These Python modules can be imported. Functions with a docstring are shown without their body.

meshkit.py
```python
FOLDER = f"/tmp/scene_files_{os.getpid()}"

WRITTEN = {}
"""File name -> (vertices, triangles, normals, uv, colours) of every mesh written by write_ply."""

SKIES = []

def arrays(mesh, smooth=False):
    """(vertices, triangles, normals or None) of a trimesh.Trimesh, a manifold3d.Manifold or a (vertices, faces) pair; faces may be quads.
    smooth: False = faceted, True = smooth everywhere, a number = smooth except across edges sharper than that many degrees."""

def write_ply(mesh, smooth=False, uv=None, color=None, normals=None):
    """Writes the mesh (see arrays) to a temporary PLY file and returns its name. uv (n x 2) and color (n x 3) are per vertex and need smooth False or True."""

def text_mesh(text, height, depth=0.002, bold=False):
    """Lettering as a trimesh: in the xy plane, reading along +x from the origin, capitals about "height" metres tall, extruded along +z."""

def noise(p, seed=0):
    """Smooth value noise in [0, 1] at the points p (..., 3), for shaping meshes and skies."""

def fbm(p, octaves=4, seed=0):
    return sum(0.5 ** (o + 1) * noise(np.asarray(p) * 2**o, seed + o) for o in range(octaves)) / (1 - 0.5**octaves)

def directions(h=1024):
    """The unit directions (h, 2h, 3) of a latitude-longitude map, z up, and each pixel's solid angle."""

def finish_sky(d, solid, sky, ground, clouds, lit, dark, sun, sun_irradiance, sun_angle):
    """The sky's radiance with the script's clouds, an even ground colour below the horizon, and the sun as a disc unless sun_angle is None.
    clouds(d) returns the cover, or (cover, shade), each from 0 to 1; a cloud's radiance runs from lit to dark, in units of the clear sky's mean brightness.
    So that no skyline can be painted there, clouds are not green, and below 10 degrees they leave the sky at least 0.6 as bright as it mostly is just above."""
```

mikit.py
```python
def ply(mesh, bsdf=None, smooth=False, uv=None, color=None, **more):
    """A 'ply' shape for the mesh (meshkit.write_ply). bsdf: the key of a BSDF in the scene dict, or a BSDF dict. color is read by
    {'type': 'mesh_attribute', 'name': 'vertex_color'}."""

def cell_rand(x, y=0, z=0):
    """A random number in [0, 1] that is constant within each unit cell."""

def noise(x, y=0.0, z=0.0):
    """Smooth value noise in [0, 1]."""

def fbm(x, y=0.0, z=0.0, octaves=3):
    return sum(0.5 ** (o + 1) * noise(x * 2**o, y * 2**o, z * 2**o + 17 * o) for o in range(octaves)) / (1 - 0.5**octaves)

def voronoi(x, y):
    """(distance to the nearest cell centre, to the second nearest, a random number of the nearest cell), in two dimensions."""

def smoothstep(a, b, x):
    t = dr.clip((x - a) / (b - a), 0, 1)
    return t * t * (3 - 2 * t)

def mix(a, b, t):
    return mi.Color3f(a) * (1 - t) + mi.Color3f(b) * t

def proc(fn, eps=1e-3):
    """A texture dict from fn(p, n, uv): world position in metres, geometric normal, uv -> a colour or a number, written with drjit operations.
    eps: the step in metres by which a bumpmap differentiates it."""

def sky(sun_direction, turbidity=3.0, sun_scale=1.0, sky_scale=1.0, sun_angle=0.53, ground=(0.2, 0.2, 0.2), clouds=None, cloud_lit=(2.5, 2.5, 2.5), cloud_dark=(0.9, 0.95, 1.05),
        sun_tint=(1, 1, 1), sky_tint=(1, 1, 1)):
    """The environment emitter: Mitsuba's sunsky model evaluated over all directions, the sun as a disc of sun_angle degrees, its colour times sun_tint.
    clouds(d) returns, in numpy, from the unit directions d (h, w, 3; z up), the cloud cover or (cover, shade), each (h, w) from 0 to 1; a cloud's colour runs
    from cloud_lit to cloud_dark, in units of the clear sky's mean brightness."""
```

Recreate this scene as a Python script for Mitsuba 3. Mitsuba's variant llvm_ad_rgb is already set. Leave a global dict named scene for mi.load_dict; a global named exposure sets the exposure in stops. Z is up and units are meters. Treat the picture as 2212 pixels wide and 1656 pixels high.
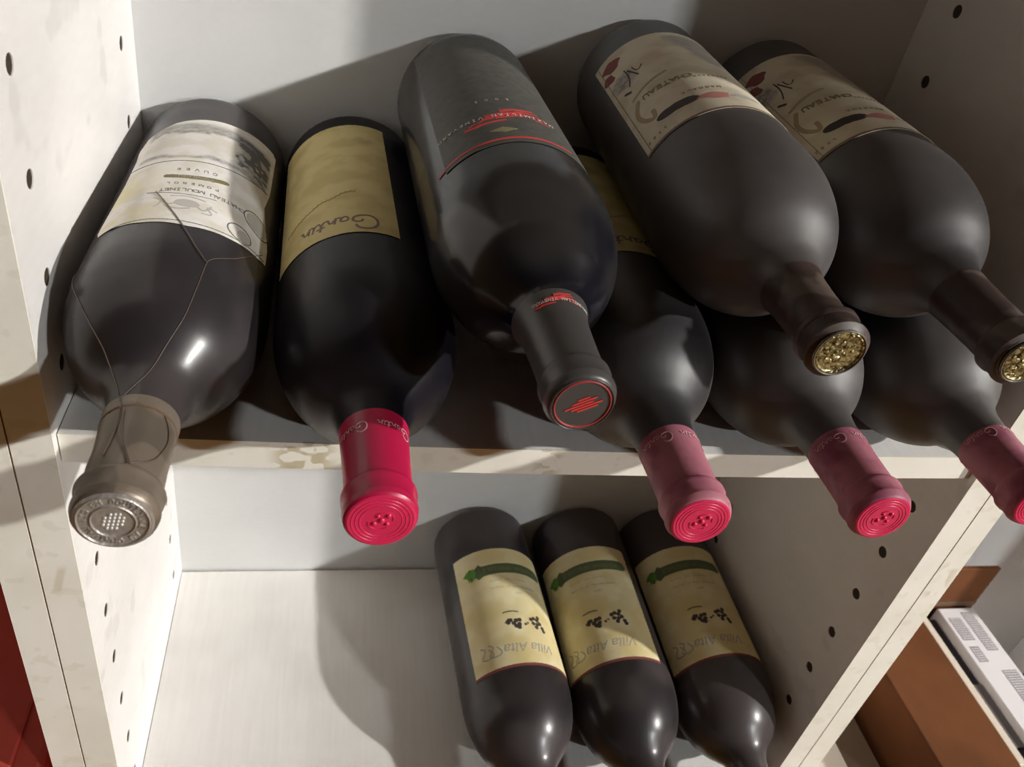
import math
import numpy as np
import trimesh
import mitsuba as mi
import drjit as dr
import mikit
import meshkit
from mikit import ply, proc, noise, fbm, voronoi, smoothstep, mix
from shapely.geometry import LineString, Polygon, Point, box as sbox
from shapely.ops import unary_union
from shapely import affinity

T = mi.ScalarTransform4f
rng = np.random.default_rng(7)
scene, labels = {}, {}

# ------------------------------------------------------------------ camera
CAM = np.array([0.12765, -0.34027, 0.29610])
FWD = np.array([0.23318, 0.78587, -0.57275])
UP = -np.array([0.04288, -0.59672, -0.80130])
scene['type'] = 'scene'
scene['camera'] = {'type': 'thinlens', 'fov': 2 * math.degrees(math.atan(1106 / 1753.53)), 'fov_axis': 'x',
                   'to_world': T().look_at(origin=CAM.tolist(), target=(CAM + FWD).tolist(), up=UP.tolist()),
                   'aperture_radius': 0.0009, 'focus_distance': 0.46, 'near_clip': 0.01, 'far_clip': 50.0}
exposure = -0.08
# lamps on the ceiling: a spot lamp nearby and a tube lamp farther off (position, radiance, radius)
SPOT = ((3.30, -1.70, 1.55), (8900, 8650, 8250), 0.042)
TUBE = ((3.40, -3.95, 1.52), (2000, 2080, 2110), 0.028, 0.34)

# ------------------------------------------------------------------ sizes (metres)
W, D, TP = 0.5612, 0.2600, 0.0203       # inner width, depth, panel thickness
ZL = -0.3985                            # top of the lower shelf
ZN = -0.62                              # top of the neighbours' shelf
TS, REC, SAG = 0.0187, 0.0053, 0.003
FLOOR, CEIL, TOPZ = -0.86, 1.66, 0.62
RB = 0.0489


# ------------------------------------------------------------------ materials
def rgb(*c):
    return {'type': 'rgb', 'value': list(c)}


def princ(base, rough=0.5, spec=0.5, metal=0.0, coat=0.0, **k):
    d = {'type': 'principled', 'base_color': base if isinstance(base, dict) else rgb(*base), 'roughness': rough, 'metallic': metal, 'specular': spec}
    if coat:
        d |= {'clearcoat': coat, 'clearcoat_gloss': 0.95}
    d |= k
    return {'type': 'twosided', 'bsdf': d}


def melamine(p, n, uv):
    a = fbm(p.x * 9, p.y * 9, p.z * 9, 3)
    g = noise(p.x * 260, p.y * 90, p.z * 260)
    s = smoothstep(0.66, 0.80, fbm(p.x * 34 + 3, p.y * 34, p.z * 34 + 9, 3)) * 0.10
    return mix((0.755, 0.735, 0.715), (0.69, 0.67, 0.645), smoothstep(0.3, 0.7, a)) * (0.985 + 0.03 * g) * (1 - s)


def hardboard(p, n, uv):
    a = fbm(p.x * 7, p.y * 7, p.z * 7, 3)
    g = noise(p.x * 300, p.y * 90, p.z * 300)
    return mix((0.605, 0.605, 0.595), (0.545, 0.545, 0.535), smoothstep(0.3, 0.7, a)) * (0.985 + 0.03 * g)


def shelf_top(p, n, uv):
    a = fbm(p.x * 12, p.y * 12, 1.0, 3)
    g = noise(p.x * 420, p.y * 30, 5.0)
    return mix((0.79, 0.772, 0.742), (0.71, 0.69, 0.655), smoothstep(0.3, 0.72, a)) * (0.97 + 0.05 * g)


def edge(p, n, uv):
    a = fbm(p.x * 18, p.y * 18, p.z * 18, 3)
    st = smoothstep(0.64, 0.74, fbm(p.x * 95 + 40, p.y * 60, p.z * 95, 3))
    near = smoothstep(0.022, 0.008, dr.abs(p.x - 0.122)) * smoothstep(0.47, 0.58, fbm(p.x * 160, 2.0, p.z * 160, 2))
    near += smoothstep(0.011, 0.003, dr.abs(p.x - 0.262)) * smoothstep(0.45, 0.56, fbm(p.x * 190, 2.0, p.z * 190, 2)) * 0.7
    # yellowish scuffs on the upright fronts
    near += smoothstep(0.0035, 0.001, dr.abs(p.x + 0.0135 - 0.25 * (p.z + 0.115))) * smoothstep(0.014, 0.006, dr.abs(p.z + 0.105)) * 0.5
    near += smoothstep(0.012, 0.004, dr.abs(p.x - 0.592)) * smoothstep(0.024, 0.012, dr.abs(p.z + 0.118)) * smoothstep(0.35, 0.5, fbm(p.x * 120, 2.0, p.z * 60, 2)) * 0.6
    c = mix((0.83, 0.805, 0.725), (0.77, 0.745, 0.655), smoothstep(0.3, 0.7, a))
    return mix(c, (0.42, 0.36, 0.20), dr.clip(st * 0.13 + near * 0.75, 0, 0.85))


def body_clean(p, n, uv):
    a = fbm(p.x * 55, p.y * 55, p.z * 55, 4)
    sm = smoothstep(0.40, 0.62, fbm(p.x * 16 + 8, p.y * 16, p.z * 16, 3))
    return mix((0.014, 0.012, 0.014), (0.056, 0.047, 0.048), sm * 0.7 + 0.3 * a)


def body_plain(p, n, uv):
    a = fbm(p.x * 60, p.y * 60, p.z * 60, 4)
    sm = smoothstep(0.38, 0.62, fbm(p.x * 17 + 5, p.y * 17, p.z * 17, 3))
    return mix((0.006, 0.005, 0.008), (0.018, 0.015, 0.018), sm) * (0.8 + 0.4 * a)


def body_dusty(p, n, uv):
    a = fbm(p.x * 60, p.y * 60, p.z * 60, 4)
    sm = smoothstep(0.22, 0.55, fbm(p.x * 13 + 2, p.y * 13, p.z * 13 + 4, 3))
    return mix((0.005, 0.004, 0.006), (0.046, 0.041, 0.039), sm) * (0.78 + 0.44 * a)


def body_black(p, n, uv):
    a = fbm(p.x * 60, p.y * 60, p.z * 60, 4)
    sm = smoothstep(0.38, 0.58, fbm(p.x * 17 + 5, p.y * 17, p.z * 17, 3))
    return mix((0.006, 0.006, 0.009), (0.020, 0.019, 0.019), sm) * (0.8 + 0.4 * a)


def paper_white(p, n, uv):
    x, s = uv.x, uv.y
    a = fbm(x * 90, s * 90, 1.0, 3)
    base = mix((0.78, 0.755, 0.71), (0.68, 0.64, 0.56), smoothstep(0.35, 0.75, a))
    base = mix(base, (0.70, 0.63, 0.36), smoothstep(0.045, 0.0, dr.abs(x - 0.036)) * smoothstep(0.055, 0.02, dr.abs(s - 0.165)) * smoothstep(0.35, 0.7, fbm(x * 60 + 4, s * 60, 3.0, 3)) * 0.7)
    # engraved landscape: sky lines, a ridge of trees, a dark tree group at the right end
    h1 = 0.064 + 0.006 * noise(x * 130, 1.0) + 0.003 * noise(x * 420, 4.0)
    h2 = 0.108 + 0.006 * noise(x * 110, 7.0) - 0.10 * dr.abs(x)
    inside = smoothstep(0.050, 0.053, s) * smoothstep(0.114, 0.110, s) * smoothstep(0.042, 0.038, dr.abs(x + 0.008))
    lines = 0.5 + 0.5 * dr.sin(s * 3400 + 4 * noise(x * 60, s * 60))
    band = smoothstep(0.0045, 0.0, dr.abs(s - h1)) + smoothstep(0.0050, 0.0, dr.abs(s - h2))
    ink = 0.16 * lines + band * (0.55 * fbm(x * 500, s * 500, 2.0, 2) + 0.2)
    ink += smoothstep(0.052, 0.058, s) * smoothstep(h1 + 0.001, h1 - 0.006, s) * (0.25 + 0.4 * fbm(x * 300, s * 300, 5.0, 3))
    tree = smoothstep(-0.021, -0.027, x + 0.006 * (noise(x * 200, s * 200) - 0.5)) * smoothstep(0.056, 0.060, s) * smoothstep(0.106, 0.098, s)
    ink += tree * (0.35 + 0.75 * smoothstep(0.35, 0.65, fbm(x * 260, s * 260, 8.0, 3)))
    return mix(base, (0.075, 0.075, 0.075), dr.clip(ink * inside, 0, 0.92))


def paper_yellow(p, n, uv):
    a = fbm(uv.x * 70, uv.y * 70, 1.0, 3)
    st = smoothstep(0.010, 0.002, dr.sqrt(dr.square(uv.x + 0.003) + dr.square(uv.y - 0.053))) * 0.5
    c = mix((0.60, 0.50, 0.235), (0.52, 0.42, 0.18), smoothstep(0.35, 0.7, a))
    return mix(c, (0.33, 0.22, 0.13), st * fbm(uv.x * 300, uv.y * 300, 2.0, 2) * 1.3)


def paper_cream(p, n, uv):
    a = fbm(uv.x * 60, uv.y * 60, 1.0, 3)
    b = smoothstep(0.45, 0.7, fbm(uv.x * 35 + 3, uv.y * 35, 4.0, 3))
    c = mix((0.76, 0.69, 0.44), (0.66, 0.58, 0.33), smoothstep(0.35, 0.7, a))
    return mix(c, (0.60, 0.47, 0.17), b * 0.45)


def paper_old(p, n, uv):
    x, s = uv.x, uv.y
    a = fbm(x * 70, s * 70, 1.0, 3)
    b = smoothstep(0.45, 0.75, fbm(x * 40 + 3, s * 40, 4.0, 3))
    c = mix((0.60, 0.54, 0.42), (0.47, 0.42, 0.31), smoothstep(0.35, 0.7, a) * 0.7 + 0.3 * b)
    # grey engraved panel towards the right end and a faint pink tint in the middle
    pan = smoothstep(0.006, -0.002, x + 0.0 + 0.35 * (s - 0.075)) * smoothstep(0.042, 0.046, s) * smoothstep(0.100, 0.093, s)
    c = mix(c, mix((0.24, 0.23, 0.225), (0.40, 0.38, 0.35), fbm(x * 240, s * 240, 3.0, 3)), pan * 0.85)
    pk = smoothstep(0.020, 0.004, dr.sqrt(dr.square(x - 0.028) + dr.square(s - 0.078)))
    c = mix(c, (0.48, 0.36, 0.29), pk * 0.4)
    gr = smoothstep(0.013, 0.006, dr.sqrt(dr.square(x - 0.049) + dr.square(s - 0.082)))
    return mix(c, mix((0.34, 0.32, 0.31), (0.15, 0.14, 0.12), smoothstep(0.45, 0.65, fbm(x * 330, s * 330, 6.0, 3))), gr * 0.8)


def paper_black(p, n, uv):
    a = fbm(uv.x * 260, uv.y * 260, 1.0, 3)
    return mix((0.060, 0.058, 0.052), (0.088, 0.085, 0.074), a)


def cap_taupe(p, n, uv):
    a = fbm(p.x * 90, p.y * 90, p.z * 90, 4)
    b = smoothstep(0.46, 0.56, fbm(p.x * 48 + 7, p.y * 48, p.z * 48, 2))
    return mix((0.125, 0.100, 0.077), (0.235, 0.192, 0.150), b * 0.6 + a * 0.4)


def cap_dusty_red(p, n, uv):
    a = fbm(p.x * 70, p.y * 70, p.z * 70, 4)
    return mix((0.24, 0.055, 0.10), (0.40, 0.145, 0.185), smoothstep(0.25, 0.65, a))


def cap_plum(p, n, uv):
    a = fbm(p.x * 90, p.y * 90, p.z * 90, 4)
    b = smoothstep(0.52, 0.62, fbm(p.x * 50 + 4, p.y * 50, p.z * 50, 3))
    return mix((0.030, 0.016, 0.015), (0.095, 0.074, 0.060), b * 0.7 + 0.3 * a)


def gold_leaf(p, n, uv):
    a = smoothstep(0.35, 0.65, fbm(p.x * 620, p.y * 620, p.z * 620, 3))
    return mix((0.12, 0.10, 0.045), (0.50, 0.43, 0.21), a)


def kraft(p, n, uv):
    a = fbm(p.x * 14, p.y * 14, p.z * 14, 3)
    g = noise(p.x * 500, p.y * 60, p.z * 500)
    return mix((0.15, 0.054, 0.018), (0.115, 0.040, 0.013), smoothstep(0.3, 0.7, a)) * (0.95 + 0.1 * g)


def plaster(p, n, uv):
    return mix((0.20, 0.105, 0.024), (0.165, 0.088, 0.020), fbm(p.x * 3, p.y * 3, p.z * 3, 3))


def planks(p, n, uv):
    i = dr.floor(p.x / 0.12)
    g = fbm(p.x * 60, p.y * 3 + 7 * i, 1.0, 3)
    return mix((0.28, 0.14, 0.030), (0.20, 0.10, 0.022), g * 0.7 + 0.3 * mikit.cell_rand(i, 3))


def bump(fn, scale, bsdf, eps=3e-4):
    return {'type': 'twosided', 'bsdf': {'type': 'bumpmap', 'arbitrary': proc(fn, eps), 'scale': scale, 'bsdf': bsdf['bsdf'] if bsdf['type'] == 'twosided' else bsdf}}


M = {
    'melamine': princ(proc(melamine), 0.42, 0.45),
    'hardboard': princ(proc(hardboard), 0.5, 0.35),
    'shelf_face': princ(proc(shelf_top), 0.45, 0.4),
    'edge_band': princ(proc(edge), 0.40, 0.45),
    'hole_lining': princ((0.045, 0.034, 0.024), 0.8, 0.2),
    'glass_clean': princ(proc(body_clean), 0.30, 0.25, coat=0.9),
    'glass_plain': princ(proc(body_plain), 0.38, 0.25),
    'glass_dusty': princ(proc(body_dusty), 0.50, 1.0),
    'glass_black': princ(proc(body_black), 0.17, 0.45),
    'paper_white': princ(proc(paper_white), 0.6, 0.2),
    'paper_yellow': princ(proc(paper_yellow), 0.6, 0.2),
    'paper_cream': princ(proc(paper_cream), 0.5, 0.3),
    'paper_old': princ(proc(paper_old), 0.6, 0.2),
    'paper_black': princ(proc(paper_black), 0.5, 0.3),
    'ink_grey': princ((0.16, 0.155, 0.15), 0.6, 0.2),
    'ink_faint': princ((0.36, 0.345, 0.32), 0.6, 0.2),
    'ink_pale': princ((0.49, 0.465, 0.42), 0.6, 0.2),
    'ink_dark': princ((0.055, 0.045, 0.04), 0.6, 0.2),
    'ink_olive': princ((0.20, 0.175, 0.09), 0.6, 0.2),
    'ink_violet': princ((0.21, 0.15, 0.12), 0.6, 0.2),
    'ink_orange': princ((0.44, 0.26, 0.10), 0.6, 0.2),
    'ink_tan': princ((0.34, 0.27, 0.17), 0.6, 0.2),
    'ink_red': princ((0.60, 0.050, 0.045), 0.45, 0.3),
    'ink_darkred': princ((0.30, 0.035, 0.035), 0.5, 0.3),
    'ink_pink': princ((0.45, 0.20, 0.17), 0.6, 0.2),
    'ink_white': princ((0.62, 0.61, 0.58), 0.5, 0.2),
    'ink_gold': princ((0.30, 0.26, 0.12), 0.4, 0.5, 0.4),
    'ink_green': princ((0.085, 0.120, 0.055), 0.6, 0.2),
    'ink_leaf': princ((0.10, 0.26, 0.045), 0.6, 0.2),
    'ink_blush': princ((0.60, 0.34, 0.36), 0.5, 0.3),
    'ink_maroon': princ((0.20, 0.060, 0.055), 0.6, 0.2),
    'crease': princ((0.10, 0.072, 0.055), 0.4, 0.5),
    'cap_taupe': princ(proc(cap_taupe), 0.38, 0.5, 0.35),
    'cap_metal': bump(lambda p, n, uv: fbm(p.x * 420, p.y * 420, p.z * 420, 3), 0.0006, princ((0.50, 0.47, 0.43), 0.36, 0.5, 0.65)),
    'silver': princ((0.74, 0.72, 0.68), 0.3, 0.5, 0.6),
    'cap_red': princ((0.42, 0.010, 0.055), 0.34, 0.5),
    'cap_dusty_red': princ(proc(cap_dusty_red), 0.50, 0.35),
    'cap_disc_red': princ((0.60, 0.020, 0.085), 0.28, 0.5),
    'cap_black': princ((0.050, 0.047, 0.045), 0.36, 0.5),
    'cap_plum': princ(proc(cap_plum), 0.45, 0.4),
    'cap_rim': princ((0.17, 0.16, 0.125), 0.22, 0.6, 0.3),
    'gold_leaf': bump(lambda p, n, uv: fbm(p.x * 700, p.y * 700, p.z * 700, 3), 0.0009, princ(proc(gold_leaf), 0.28, 0.6, 0.8)),
    'kraft': princ(proc(kraft), 0.7, 0.2),
    'kraft_dark': princ((0.13, 0.085, 0.055), 0.7, 0.2),
    'carton_white': princ((0.72, 0.69, 0.70), 0.45, 0.4),
    'carton_rim': princ((0.66, 0.58, 0.48), 0.6, 0.3),
    'black_card': princ((0.012, 0.011, 0.014), 0.5, 0.3),
    'grey_card': princ((0.13, 0.115, 0.115), 0.5, 0.3),
    'print_grey': princ((0.27, 0.25, 0.26), 0.5, 0.3),
    'red_card': princ((0.50, 0.065, 0.042), 0.35, 0.5),
    'plaster': princ(proc(plaster), 0.8, 0.2),
    'ceiling_white': princ((0.20, 0.125, 0.055), 0.8, 0.2),
    'planks': princ(proc(planks), 0.5, 0.4),
    'lamp_white': princ((0.75, 0.74, 0.72), 0.4, 0.4),
}
for k, v in M.items():
    scene['mat_' + k] = v


# ------------------------------------------------------------------ helpers
COUNT = {}


def numbered(key):
    n = COUNT.get(key, -1) + 1
    COUNT[key] = n
    return key if n == 0 else f'{key}_{n:03d}'


def thing(name, label, cat, group=None, kind=None):
    key = numbered(name)
    labels[key] = {'label': label}
    if cat:
        labels[key]['category'] = cat
    if group:
        labels[key]['group'] = group
    if kind:
        labels[key]['kind'] = kind
    return key


def part(parent, name, mesh, mat, to=None, smooth=False, uv=None, label=None, **more):
    key = numbered(parent + '__' + name) if parent else name
    d = dict(mesh) if isinstance(mesh, dict) else ply(mesh, 'mat_' + mat, smooth, uv, **more)
    if to is not None:
        d['to_world'] = to
    scene[key] = d
    if label:
        labels[key] = {'label': label}
    return key


def bx(x0, x1, y0, y1, z0, z1):
    m = trimesh.creation.box((x1 - x0, y1 - y0, z1 - z0))
    m.apply_translation(((x0 + x1) / 2, (y0 + y1) / 2, (z0 + z1) / 2))
    return m


def rbox(x0, x1, y0, y1, z0, z1, b=0.001):
    """box with bevelled edges"""
    import itertools
    pts = []
    for sx, sy, sz in itertools.product((0, 1), repeat=3):
        p = np.array([(x0, x1)[sx], (y0, y1)[sy], (z0, z1)[sz]])
        s = np.array([1 - 2 * sx, 1 - 2 * sy, 1 - 2 * sz]) * b
        for k in range(3):
            q = s.copy()
            q[k] = 0
            pts.append(p + q)
    return trimesh.convex.convex_hull(np.array(pts))


def lathe(prof, n=96, a0=0.0, a1=2 * math.pi):
    """surface of revolution about +z from (s, r) pairs; returns mesh with a seam and uv = (angle * r0, s)"""
    prof = np.array(prof, float)
    th = np.linspace(a0, a1, n + 1)
    v = np.stack([prof[:, 1, None] * np.cos(th), prof[:, 1, None] * np.sin(th), np.repeat(prof[:, 0, None], n + 1, 1)], -1).reshape(-1, 3)
    uv = np.stack([np.repeat(th[None] * RB, len(prof), 0), np.repeat(prof[:, 0, None], n + 1, 1)], -1).reshape(-1, 2)
    f = []
    for i in range(len(prof) - 1):
        a = i * (n + 1) + np.arange(n)
        b = a + n + 1
        if prof[i, 1] > 1e-9:
            f.append(np.stack([a, a + 1, b + 1], -1))
        if prof[i + 1, 1] > 1e-9:
            f.append(np.stack([a, b + 1, b], -1))
    return trimesh.Trimesh(v, np.vstack(f), process=False), uv


def tube(pts, r, n=8):
    pts = np.array(pts, float)
    t = np.gradient(pts, axis=0)
    t /= np.linalg.norm(t, axis=1, keepdims=True)
    ref = np.array([0.31, 0.52, 0.79])
    u = np.cross(t, ref)
    u /= np.linalg.norm(u, axis=1, keepdims=True)
    w = np.cross(t, u)
    th = np.linspace(0, 2 * math.pi, n, endpoint=False)
    rr = np.broadcast_to(np.asarray(r, float), (len(pts),))
    v = (pts[:, None] + rr[:, None, None] * (u[:, None] * np.cos(th)[None, :, None] + w[:, None] * np.sin(th)[None, :, None])).reshape(-1, 3)
    f = []
    for i in range(len(pts) - 1):
        for j in range(n):
            a, b = i * n + j, i * n + (j + 1) % n
            f += [[a, b, b + n], [a, b + n, a + n]]
    return trimesh.Trimesh(np.array(v), np.array(f), process=False)


def cat(ms):
    return trimesh.util.concatenate(ms)


def flat(shape, depth):
    geoms = [g for g in getattr(shape, 'geoms', [shape]) if g.geom_type == 'Polygon' and g.area > 1e-9]
    return cat([trimesh.creation.extrude_polygon(g, depth, engine='earcut') for g in geoms])


def stroke(pts, w=0.0008, smooth=True):
    pts = np.array(pts, float)
    if smooth and len(pts) > 2:
        from scipy.interpolate import CubicSpline
        t = np.r_[0, np.cumsum(np.linalg.norm(np.diff(pts, axis=0), axis=1) + 1e-6)]
        pts = CubicSpline(t, pts)(np.linspace(0, t[-1], 8 * len(pts)))
    return LineString(pts).buffer(w / 2, quad_segs=2).simplify(w / 12)


def text(s, h, x=0.0, y=0.0, shear=0.0, depth=0.00012, bold=False, space=None, rot=0.0):
    """lettering centred on x with its baseline at y, in the flat label plane"""
    if space:
        ms, cx = [], 0.0
        for ch in s:
            if ch == ' ':
                cx += space
                continue
            m = meshkit.text_mesh(ch, h, depth, bold)
            m.apply_translation((cx - m.bounds[:, 0].mean(), 0, 0))
            ms.append(m)
            cx += space
        m = cat(ms)
    else:
        m = meshkit.text_mesh(s, h, depth, bold)
    m.vertices[:, 0] += shear * m.vertices[:, 1]
    m.apply_translation((-m.bounds[:, 0].mean(), 0, 0))
    if rot:
        m.apply_transform(trimesh.transformations.rotation_matrix(rot, (0, 0, 1)))
    m.apply_translation((x, y, 0))
    return m


def wrap(m, radius, lift, seg=0.0035):
    """bend a flat piece (x = arc, y = along the axis, z = height) round a body of revolution of radius(s)"""
    v, f = trimesh.remesh.subdivide_to_size(m.vertices, m.faces, seg, max_iter=12)
    r0 = radius(v[:, 1])
    a = v[:, 0] / r0
    r = r0 + lift + v[:, 2]
    return trimesh.Trimesh(np.stack([r * np.cos(a), r * np.sin(a), v[:, 1]], -1), f, process=False)


def face_piece(m, s):
    """flat piece (x = right, y = up as seen from in front of the neck) onto the end disc at axial position s"""
    v = m.vertices
    return trimesh.Trimesh(np.stack([v[:, 1], -v[:, 0], s + v[:, 2]], -1), m.faces, process=False)


# ------------------------------------------------------------------ the room
def struct(name, mesh, mat, label):
    scene[name] = ply(mesh, 'mat_' + mat)
    labels[name] = {'label': label, 'kind': 'structure'}


RX0, RX1, RY0, RY1 = -2.2, 4.6, -5.6, 0.34
struct('floor', bx(RX0 - .1, RX1 + .1, RY0 - .1, RY1 + .1, FLOOR - .05, FLOOR), 'planks', 'brown plank floor of the storage room')
struct('ceiling', bx(RX0 - .1, RX1 + .1, RY0 - .1, RY1 + .1, CEIL, CEIL + .05), 'ceiling_white', 'pale ceiling of the storage room')
struct('wall_back', bx(RX0, RX1, RY1, RY1 + .1, FLOOR, CEIL), 'plaster', 'plaster wall behind the white bookcases')
struct('wall_front', bx(RX0, RX1, RY0 - .1, RY0, FLOOR, CEIL), 'plaster', 'plaster wall opposite the white bookcases')
struct('wall_left', bx(RX0 - .1, RX0, RY0, RY1, FLOOR, CEIL), 'plaster', 'plaster wall at the left end of the room')
struct('wall_right', bx(RX1, RX1 + .1, RY0, RY1, FLOOR, CEIL), 'plaster', 'plaster wall at the right end of the room')

k = thing('spot_lamp', 'spot lamp on the ceiling, aimed at the bookcases', 'lamp')
pos, L, r = np.array(SPOT[0]), SPOT[1], SPOT[2]
aim = np.array([0.20, 0.05, -0.10]) - pos
aim /= np.linalg.norm(aim)
at = T().look_at(origin=pos.tolist(), target=(pos + aim).tolist(), up=[0, 0, 1])
h = .16
m, _ = lathe([(h, .084), (-.05, .080), (-.09, .060), (-.10, .030), (-.10, 0), (-.094, 0), (-.094, .028), (-.086, .055), (-.05, .076), (h, .080), (h, .084)], 40)
part(k, 'can', m, 'black_card', at, smooth=30)
back = pos - aim * .07
m = trimesh.creation.cylinder(radius=.012, segment=np.array([back, [back[0], back[1], CEIL - .02]]), sections=16)
part(k, 'stem', m, 'lamp_white')
m = trimesh.creation.cylinder(radius=.05, segment=np.array([[back[0], back[1], CEIL - .022], [back[0], back[1], CEIL]]), sections=32)
part(k, 'ceiling_plate', m, 'lamp_white')
s = trimesh.creation.icosphere(subdivisions=3, radius=r)
part(k, 'bulb', s, 'lamp_white', T().translate(pos.tolist()), smooth=True, emitter={'type': 'area', 'radiance': rgb(*L)})

k = thing('tube_lamp', 'tube lamp in a dark trough on the ceiling', 'lamp')
pos, L, r, ln = np.array(TUBE[0]), TUBE[1], TUBE[2], TUBE[3]
m = trimesh.creation.cylinder(radius=r, height=ln, sections=24)
m.apply_transform(trimesh.transformations.rotation_matrix(math.pi / 2, (0, 1, 0)))
m.apply_translation(pos)
part(k, 'tube', m, 'lamp_white', smooth=30, emitter={'type': 'area', 'radiance': rgb(*L)})
part(k, 'housing', bx(pos[0] - .37, pos[0] + .37, pos[1] - .06, pos[1] + .08, CEIL - .06, CEIL), 'black_card')
part(k, 'back_shade', bx(pos[0] - .37, pos[0] + .37, pos[1] - .065, pos[1] - .06, CEIL - .24, CEIL), 'black_card')
for e in (-1, 1):
    part(k, 'end_holder', bx(pos[0] + e * (ln / 2 + .02) - .018, pos[0] + e * (ln / 2 + .02) + .018, pos[1] - .025, pos[1] + .025, pos[2] - .02, CEIL - .06), 'lamp_white')


# ------------------------------------------------------------------ bookcases
import manifold3d as m3


def bored_panel(x0, x1, holes, side):
    """upright panel with bored pin holes; side = +1 bores from x1 inwards, -1 from x0, 0 from both"""
    b = trimesh.creation.box((x1 - x0, D - 0.0012, TOPZ - FLOOR))
    b.apply_translation(((x0 + x1) / 2, (D + 0.0012) / 2, (TOPZ + FLOOR) / 2))
    man = m3.Manifold(m3.Mesh(np.asarray(b.vertices, np.float32), np.asarray(b.faces, np.uint32)))
    cuts = []
    for (y, z) in holes:
        c = m3.Manifold.cylinder(0.012, 0.0046, 0.0046, 20).rotate((0, 90, 0))
        if side > 0:
            cuts.append(c.translate((x1 - 0.011, y, z)))
        else:
            cuts.append(c.translate((x0 - 0.001, y, z)))
    man = man - m3.Manifold.batch_boolean(cuts, m3.OpType.Add)
    m = man.to_mesh()
    return trimesh.Trimesh(np.array(m.vert_properties[:, :3]), np.array(m.tri_verts), process=False)


S, PH, YF, YB = 0.0496, 0.17513, 0.0316, 0.2232
rows = range(-6, 18)


def holes_at(off_front, off_back):
    return [(YF, PH - S * (n + off_front)) for n in rows] + [(YB, PH - S * (n + off_back)) for n in rows]


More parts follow.
